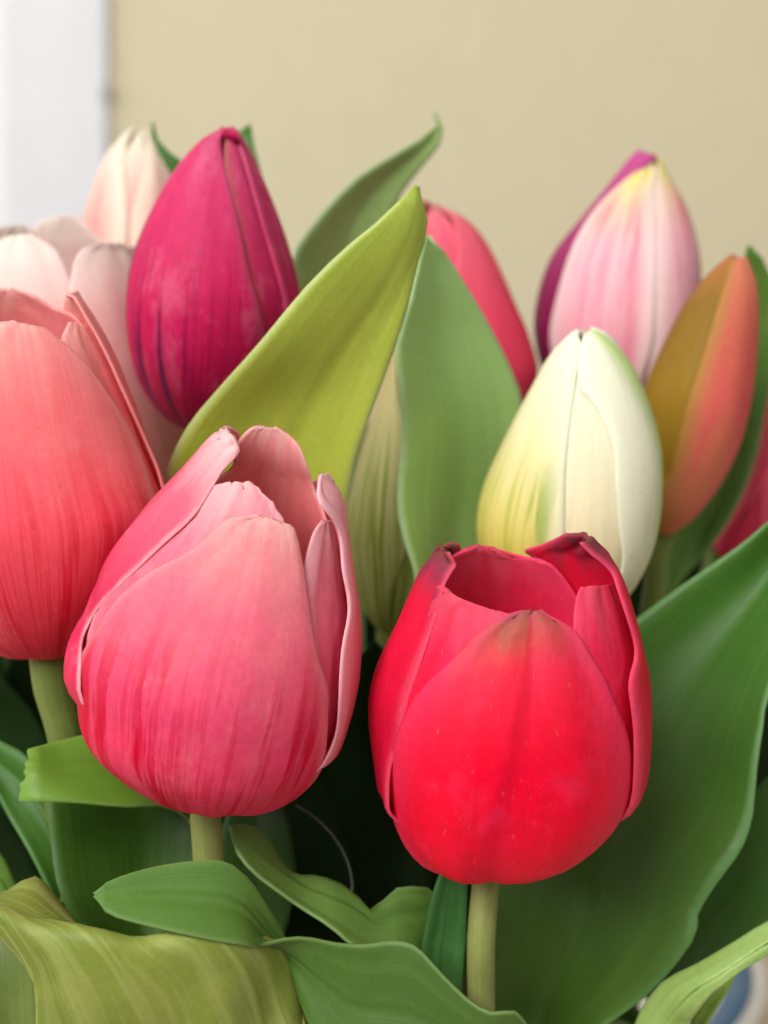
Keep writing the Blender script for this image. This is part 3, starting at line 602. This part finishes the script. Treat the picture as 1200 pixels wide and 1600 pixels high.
# ------------------------------------------------------------------ leaves
G_OLIVE = leaf_mat('olive_leaf', '8a9c22', 'b0bc44', 'b0be58', 'bac888', .5, [(0, '788c1c'), (.6, 'a8b434'), (1, 'acbe50')])
G_PALE = leaf_mat('pale_leaf', '86ac4c', 'a2c872', 'acd08e', 'b4d0a2', .45, [(0, '5c8a24'), (.45, '90b648'), (1, 'b0da90')])
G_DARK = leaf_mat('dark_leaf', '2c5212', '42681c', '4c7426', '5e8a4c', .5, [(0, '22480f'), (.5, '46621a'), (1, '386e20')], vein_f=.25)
G_MID = leaf_mat('mid_leaf', '42681a', '5e822e', '6a8e3c', '86a060', .5)
G_YEL = leaf_mat('yellow_green_leaf', '68782a', '8a983c', 'a4ac60', 'acae68', .55, freq=34, vein_f=.55)
G_BACK = leaf_mat('grey_green_leaf', '748e48', '8ea662', '90a870', '9ab48c', .5)
G_INNER = leaf_mat('shade_toned_inner_leaf', '101f08', '182e0d', '1a3210', None, .6, spec=.1)  # darker than real leaf green: deep shade put into the colour

def leaf(name, label, net, mat, camber=.002, thick=.0009, n=54, m=20, wr=.0004, base=None, lm=None, rag=0.0, twist_cols=None, group='leaves in the bouquet', wave=0.0, cross=False):
    R = []
    for r in net:
        if r[0] == 'w': R.append([np.array(r[1], float), np.array(r[2], float)]); continue
        pts = [px(*r[i:i + 3]) for i in range(0, len(r), 3)]
        R.append(pts)
    if base is not None:
        bx, by = base
        R.append([np.array([PC[0] + bx - .006, PC[1] + by, .07]), np.array([PC[0] + bx + .006, PC[1] + by, .07])])
        R.append([np.array([PC[0] + bx - .003, PC[1] + by, .045]), np.array([PC[0] + bx + .003, PC[1] + by, .045])])
    K = max(len(r) for r in R); K = max(K, 3); out = []
    for i, r in enumerate(R):
        if len(r) == 2:
            wd = np.linalg.norm(r[1] - r[0]); c = min(camber, camber * wd / .02) if wd < .02 else camber
            q = []
            for u in np.linspace(0, 1, K): q.append(r[0] * (1 - u) + r[1] * u + fwd * c * (1 - (2 * u - 1) ** 2))
            r = q
        out.append(r)
    R = np.array(out)
    mid = R[:, K // 2]
    A = catmull_at(R, chordq(mid, n))                       # rows
    B = catmull_at(np.swapaxes(A, 0, 1), np.linspace(0, K - 1, m)); G = np.swapaxes(B, 0, 1)
    du = np.gradient(G, axis=0); dv = np.gradient(G, axis=1); N = np.cross(du, dv); N /= np.maximum(np.linalg.norm(N, axis=2, keepdims=True), 1e-12)
    sd = random.random() * 99
    for i in range(n):
        for j in range(m):
            u = 2 * j / (m - 1) - 1; v = i / (n - 1)
            a = wr * 2.2 * noise.noise((u * 1.6 + sd, v * 4, .5)) + wave * u * abs(u) * noise.noise((sd, v * 9 + (7 if u > 0 else 0), 2.0))
            a -= .00035 * math.exp(-(u / .08) ** 2)
            G[i, j] += N[i, j] * a * min(1, v * 8)
            if rag and i < 4: G[i, j] += -UP * 0 + RGT * rag * noise.noise((j * .4, sd, 0)) * (1 - i / 4)
    G = G[::-1]                                               # V runs from the foot to the tip
    V_, U_ = np.meshgrid(np.linspace(0, 1, n), np.linspace(0, 1, m), indexing='ij')
    o = shell(G, name, mat, None, thick, np.stack([V_ + .25 * U_, U_], -1) if cross else None)
    prop(o, label, 'leaf', group)
    return o

leaf('tulip_leaf', 'broad olive-green leaf with rolled edge slanting across the magenta bud',
  [(649, 291, .288, 652, 291, .288, 655, 293, .288), (634, 301, .287, 650, 312, .288, 665, 326, .291), (604, 335, .286, 648, 345, .2885, 667, 364, .292), (543, 385, .286, 622, 410, .290, 652, 415, .293),
   (478, 449, .287, 590, 470, .2925, 636, 485, .294), (402, 541, .289, 540, 540, .2955, 612, 559, .2965), (342, 608, .292, 500, 610, .299, 585, 632, .299), (290, 672, .296, 460, 690, .302, 556, 715, .302),
   (259, 745, .300, 420, 770, .306, 541, 790, .305), (268, 810, .303, 410, 850, .309, 534, 850, .308), (315, 960, .310, 410, 980, .314, 505, 1000, .313), (370, 1150, .322, 420, 1150, .323, 470, 1150, .322)], G_OLIVE, base=(-.015, -.03), wr=.0003)
leaf('tulip_leaf', 'pale green upright leaf beside the striped bud, behind the white bud',
  [(666, 368, .315, 672, 372, .315), (655, 398, .313, 692, 390, .32), (640, 468, .312, 726, 442, .326), (619, 543, .312, 755, 490, .331), (625, 618, .313, 786, 548, .336), (627, 681, .315, 816, 622, .34), (622, 740, .316, 820, 700, .342),
   (620, 790, .317, 812, 780, .343), (629, 841, .318, 790, 850, .343), (647, 894, .32, 765, 900, .342), (648, 947, .322, 740, 960, .341), (640, 1040, .328, 710, 1060, .34), (630, 1180, .336, 680, 1190, .342)], G_PALE, .004, base=(.005, -.012), wr=.0003)
leaf('tulip_leaf', 'slim grey-green leaf with a hooked tip rising behind the broad olive-green leaf',
  [(679, 176, .372, 681, 177, .372), (684, 186, .371, 689, 184, .371), (683, 195, .37, 693, 200, .37), (662, 213, .369, 690, 222, .37), (612, 243, .366, 667, 252, .371), (559, 275, .363, 640, 285, .371), (512, 320, .361, 620, 318, .371), (474, 368, .36, 610, 370, .372),
   (457, 402, .361, 600, 430, .374), (460, 440, .363, 590, 500, .376), (480, 520, .367, 580, 600, .378), (500, 700, .374, 570, 760, .38), (520, 950, .38, 570, 980, .384)], G_BACK, .003, base=(-.005, .01), wr=.0003)
leaf('tulip_leaf', 'large dark green leaf spreading behind the red tulip and its stem',
  [(1330, 720, .30, 1340, 730, .30), (1250, 780, .303, 1330, 830, .298), (1200, 816, .306, 1270, 950, .296), (1150, 855, .308, 1205, 1075, .294), (1075, 907, .311, 1190, 1140, .2925), (1000, 962, .313, 1181, 1200, .2915), (930, 1020, .314, 1177, 1275, .291),
   (860, 1110, .3145, 1160, 1328, .2905), (800, 1210, .313, 1120, 1382, .291), (772, 1300, .311, 1092, 1428, .2925), (762, 1380, .309, 1088, 1460, .292), (760, 1450, .308, 1056, 1506, .2935), (762, 1520, .309, 1000, 1562, .297), (770, 1590, .311, 945, 1602, .301), (775, 1670, .316, 880, 1670, .308)],
  G_DARK, .008, base=(.03, -.025), wr=.0004, wave=.0015)
leaf('tulip_leaf', 'blurred green leaf backing the olive and orange bud', 
  [(1168, 384, .372, 1174, 386, .372), (1158, 420, .372, 1192, 405, .374), (1140, 480, .371, 1215, 470, .378), (1120, 560, .371, 1213, 560, .379), (1095, 640, .371, 1197, 636, .379), (1070, 720, .371, 1180, 720, .378), (1045, 800, .372, 1155, 785, .376), (1030, 860, .373, 1128, 832, .375), (1020, 920, .374, 1090, 880, .375), (1012, 960, .375, 1052, 930, .376), (980, 1100, .378, 1020, 1090, .378)], G_MID, .003, base=(.035, .015))
leaf('tulip_leaf', 'narrow pale green leaf arching out over the plate, below the large dark leaf',
  [(1300, 1400, .285, 1302, 1404, .285), (1255, 1416, .283, 1262, 1450, .281), (1200, 1441, .282, 1205, 1486, .279), (1149, 1473, .282, 1163, 1511, .278), (1092, 1507, .283, 1135, 1534, .278), (1050, 1527, .285, 1110, 1554, .279), (1026, 1546, .287, 1090, 1580, .281), (995, 1592, .29, 1072, 1602, .285), (975, 1650, .296, 1045, 1655, .292)], leaf_mat('pale_strap_leaf', '7e9a48', '9ab868', 'a8be78', 'b4c890', .45), -.0025, base=(.045, -.02))
leaf('tulip_leaf', 'short bright green leaf pointing down under the narrow arching leaf, beside the plate',
  [(1146, 1524, .292, 1148, 1527, .292), (1120, 1540, .292, 1140, 1545, .291), (1095, 1570, .294, 1122, 1572, .292), (1075, 1605, .297, 1104, 1602, .295), (1050, 1660, .302, 1080, 1660, .3)], leaf_mat('bright_leaf', '86a83c', '9ec45a', 'a8cc70', None, .45), .001, base=(.05, -.012))
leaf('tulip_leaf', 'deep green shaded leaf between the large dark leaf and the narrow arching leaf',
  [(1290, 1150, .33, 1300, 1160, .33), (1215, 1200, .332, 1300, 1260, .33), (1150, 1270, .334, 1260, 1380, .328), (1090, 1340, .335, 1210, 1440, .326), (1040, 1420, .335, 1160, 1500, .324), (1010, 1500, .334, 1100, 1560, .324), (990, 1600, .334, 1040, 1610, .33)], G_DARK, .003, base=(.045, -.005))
leaf('tulip_leaf', 'green leaf with a ragged torn end, flopped over below the coral-pink tulip',
  [(44, 1171, .284, 38, 1205, .281, 28, 1251, .280), (64, 1166, .286, 70, 1210, .282, 72, 1253, .280), (84, 1161, .288, 95, 1210, .284, 120, 1255, .281), (137, 1148, .291, 160, 1205, .288, 195, 1262, .285), (190, 1140, .296, 215, 1210, .293, 255, 1262, .29), (250, 1160, .303, 270, 1230, .3, 300, 1290, .297), (300, 1230, .312, 310, 1290, .31, 320, 1360, .305)], leaf_mat('torn_leaf', '3e6610', '5c8622', '6e9034', '80a450', .5, [(0, '34580e'), (.6, '507a1a'), (1, '749a34')], vein_f=.15), base=(-.03, -.03), rag=.0009)
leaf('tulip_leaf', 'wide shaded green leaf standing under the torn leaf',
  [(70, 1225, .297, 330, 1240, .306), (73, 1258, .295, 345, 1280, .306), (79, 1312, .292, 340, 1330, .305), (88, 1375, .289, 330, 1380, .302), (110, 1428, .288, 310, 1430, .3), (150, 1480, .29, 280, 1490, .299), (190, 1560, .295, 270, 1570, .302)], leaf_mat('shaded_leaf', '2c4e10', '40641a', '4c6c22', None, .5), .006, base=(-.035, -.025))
leaf('tulip_leaf', 'yellow-green leaf with a curled-over lip and pale veins, below the torn leaf',
  [(-60, 1385, .272, -60, 1405, .265, -62, 1425, .262, -64, 1440, .2625), (0, 1396, .272, 0, 1412, .2655, 0, 1426, .2625, -3, 1460, .264), (54, 1369, .275, 50, 1420, .2665, 42, 1458, .262, 62, 1540, .266), (92, 1408, .276, 100, 1440, .268, 105, 1472, .2625, 62, 1640, .270), (137, 1468, .273, 150, 1474, .267, 160, 1482, .263, 130, 1690, .272), (210, 1488, .272, 215, 1490, .268, 222, 1496, .2645, 190, 1700, .274),
   (312, 1470, .274, 314, 1471, .27, 316, 1474, .267, 270, 1700, .276), (360, 1476, .274, 364, 1478, .271, 368, 1482, .269, 340, 1700, .278), (421, 1486, .279, 424, 1488, .277, 428, 1492, .276, 400, 1700, .281), (440, 1494, .281, 444, 1498, .28, 450, 1507, .279, 455, 1700, .28), (462, 1550, .283, 466, 1560, .282, 470, 1580, .281, 490, 1710, .284), (470, 1640, .288, 472, 1650, .288, 476, 1670, .288, 490, 1760, .292)], G_YEL, n=80, m=34, wr=.0010, base=(-.012, -.045), cross=True)
leaf('tulip_leaf', 'dull olive leaf tucked beside the yellow-green lip',
  [(-30, 1420, .285, -25, 1425, .285), (-40, 1450, .283, 40, 1455, .281), (-50, 1500, .281, 62, 1510, .279), (-50, 1570, .281, 68, 1580, .279), (-40, 1660, .284, 70, 1660, .282), (-10, 1750, .29, 70, 1750, .29)], leaf_mat('dull_leaf', '55682a', '6c7c38', '7c8c48', None, .5), .002, base=(-.048, -.028))
leaf('tulip_leaf', 'long green leaf with a blunt tip, twisting past the foot of the large pink tulip',
  [(147, 1396, .2655, 148, 1401, .2655), (151, 1388, .2662, 152, 1411, .265), (162, 1381, .267, 161, 1423, .264), (190, 1369, .268, 185, 1435, .2635), (240, 1355, .27, 240, 1450, .2635), (300, 1346, .2715, 300, 1464, .264), (350, 1346, .2725, 350, 1474, .2655), (388, 1376, .274, 380, 1479, .267), (420, 1425, .2765, 396, 1482, .269), (443, 1464, .279, 412, 1481, .2705),
   (446, 1490, .2805, 440, 1473, .272), (456, 1528, .2785, 478, 1469, .2735), (482, 1600, .2765, 530, 1477, .2745), (535, 1680, .2745, 575, 1477, .275), (590, 1700, .2735, 615, 1471, .2755), (640, 1706, .2735, 650, 1480, .275), (690, 1708, .274, 690, 1522, .274), (730, 1708, .2745, 735, 1564, .273), (765, 1708, .2755, 772, 1582, .272), (792, 1712, .277, 803, 1577, .2725), (805, 1730, .281, 830, 1620, .277), (800, 1790, .29, 820, 1720, .288)],
  leaf_mat('twisting_leaf', '36561a', '4a6826', '567232', '708c4c', .55, [(0, '3a5220'), (.5, '425c26'), (.75, '466a20'), (1, '5e8c38')], vein_f=.2), .002, n=100, m=28, base=(.022, -.045), wr=.0005)
leaf('tulip_leaf', 'curled green leaf with a rolled tip between the two front tulip stems',
  [(358, 1290, .284, 361, 1300, .283, 362, 1312, .282), (385, 1290, .287, 380, 1318, .283, 372, 1336, .280), (415, 1302, .289, 405, 1345, .283, 398, 1366, .279), (440, 1350, .289, 440, 1372, .284, 432, 1392, .279), (464, 1366, .288, 478, 1395, .285, 470, 1420, .281), (500, 1368, .288, 520, 1410, .285, 515, 1450, .281), (545, 1387, .288, 560, 1430, .286, 550, 1480, .282), (580, 1424, .288, 590, 1450, .287, 590, 1500, .284), (612, 1391, .29, 620, 1440, .288, 620, 1510, .285), (645, 1385, .291, 648, 1440, .29, 648, 1510, .287), (676, 1394, .293, 670, 1440, .292, 655, 1500, .29), (690, 1460, .298, 684, 1500, .297, 672, 1560, .296)], leaf_mat('curled_leaf', '466a22', '64883a', '76964e', '90ac70', .5), n=64, m=24, base=(.01, -.035))
leaf('tulip_leaf', 'narrow blue-green leaf standing close against the red tulip stem',
  [(700, 1330, .287, 706, 1330, .287), (688, 1362, .286, 728, 1362, .287), (676, 1394, .286, 730, 1400, .287), (664, 1450, .287, 728, 1460, .288), (658, 1490, .288, 724, 1510, .288), (662, 1560, .29, 718, 1580, .29), (670, 1660, .294, 712, 1670, .294)], leaf_mat('bluegreen_leaf', '2c5a22', '3e7234', '4a7e3c', None, .5), .002, base=(.012, -.035))
leaf('tulip_leaf', 'pointed dark green leaf tip curving up just beside the cream bud',
  [(238, 190, .372, 239, 191, .372), (237, 204, .371, 243, 212, .371), (240, 225, .37, 256, 231, .37), (254, 252, .37, 278, 247, .37), (275, 285, .371, 312, 275, .371), (310, 350, .374, 360, 340, .374), (340, 500, .38, 390, 500, .38), (360, 800, .388, 400, 800, .388)], G_DARK, .001, base=(-.02, .02))
leaf('tulip_leaf', 'pointed green leaf tip peeping over the magenta bud, next to its curled tip',
  [(390, 194, .372, 391, 195, .372), (375, 200, .372, 393, 212, .371), (366, 215, .372, 398, 235, .37), (362, 240, .372, 406, 265, .37), (360, 300, .373, 415, 320, .371), (365, 450, .376, 425, 460, .375), (380, 800, .386, 420, 800, .386)], G_DARK, .001, base=(-.012, .025))
leaf('tulip_leaf', 'dark green leaf at the bouquet side, crossing behind the torn leaf',
  [(-90, 1110, .315, -86, 1115, .315), (-60, 1130, .312, -30, 1190, .31), (0, 1158, .31, 10, 1270, .306), (45, 1185, .308, 45, 1330, .303), (80, 1240, .306, 75, 1390, .302), (100, 1330, .306, 95, 1440, .303), (115, 1450, .309, 120, 1520, .307)], G_DARK, .003, base=(-.045, -.015))
leaf('tulip_leaf', 'dark green leaf edge beside the curled lip, at the outer side of the bouquet',
  [(-120, 1260, .30, -116, 1266, .30), (-70, 1280, .298, -70, 1350, .294), (-10, 1320, .297, -20, 1420, .292), (20, 1370, .297, 10, 1470, .292), (40, 1440, .298, 40, 1540, .294), (60, 1560, .302, 70, 1640, .298)], G_MID, .002, base=(-.05, -.02))
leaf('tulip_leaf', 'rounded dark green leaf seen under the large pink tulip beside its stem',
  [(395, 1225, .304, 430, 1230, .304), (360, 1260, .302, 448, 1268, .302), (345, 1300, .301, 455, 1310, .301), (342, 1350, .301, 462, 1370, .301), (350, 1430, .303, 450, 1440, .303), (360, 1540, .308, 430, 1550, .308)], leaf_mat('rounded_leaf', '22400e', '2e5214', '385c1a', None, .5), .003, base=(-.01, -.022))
# filler leaves added to darken the gaps deep inside the bunch
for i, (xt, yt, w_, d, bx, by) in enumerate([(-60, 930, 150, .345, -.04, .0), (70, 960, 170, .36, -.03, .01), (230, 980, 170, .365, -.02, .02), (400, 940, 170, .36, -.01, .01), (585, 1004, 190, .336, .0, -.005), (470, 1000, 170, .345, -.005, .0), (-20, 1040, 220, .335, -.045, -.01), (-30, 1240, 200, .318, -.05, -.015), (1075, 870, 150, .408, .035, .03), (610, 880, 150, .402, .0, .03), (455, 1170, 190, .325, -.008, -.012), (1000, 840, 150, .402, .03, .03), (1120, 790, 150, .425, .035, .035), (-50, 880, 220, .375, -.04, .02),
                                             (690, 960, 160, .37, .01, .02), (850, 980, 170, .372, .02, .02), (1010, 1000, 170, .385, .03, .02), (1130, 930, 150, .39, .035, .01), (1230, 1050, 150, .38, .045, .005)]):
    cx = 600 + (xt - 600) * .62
    leaf('tulip_leaf', 'added filler leaf, coloured near-black for shade, deep inside the bunch, behind the front tulip heads', [(xt - 3, yt, d, xt + 3, yt, d), (xt - w_ * .35, yt + 80, d, xt + w_ * .35, yt + 80, d + .004), (xt * .93 + cx * .07 - w_ * .5, yt + 200, d + .001, xt * .93 + cx * .07 + w_ * .5, yt + 200, d + .006),
         (xt * .6 + cx * .4 - w_ * .5, yt + 330, d + .003, xt * .6 + cx * .4 + w_ * .5, yt + 330, d + .006), (cx - w_ * .32, 1450, d + .006, cx + w_ * .32, 1450, d + .008)], G_INNER, .004, n=30, m=12, base=(bx, by), group='added shade-coloured leaves deep in the bunch')
tw = tube([px(462, 1258, .30), px(490, 1275, .299), (px(520, 1305, .298)), px(540, 1338, .298), px(550, 1375, .30), px(552, 1430, .306), np.array([.0, .35, .07]), np.array([.0, .352, .045])], .0002, plain_mat('dry_fibre', '4a5048', '5c625a', 200, .4), 'dry_stalk', None)
prop(tw, 'hair-thin grey stalk arching in the dark gap between the two front tulips', 'stalk')
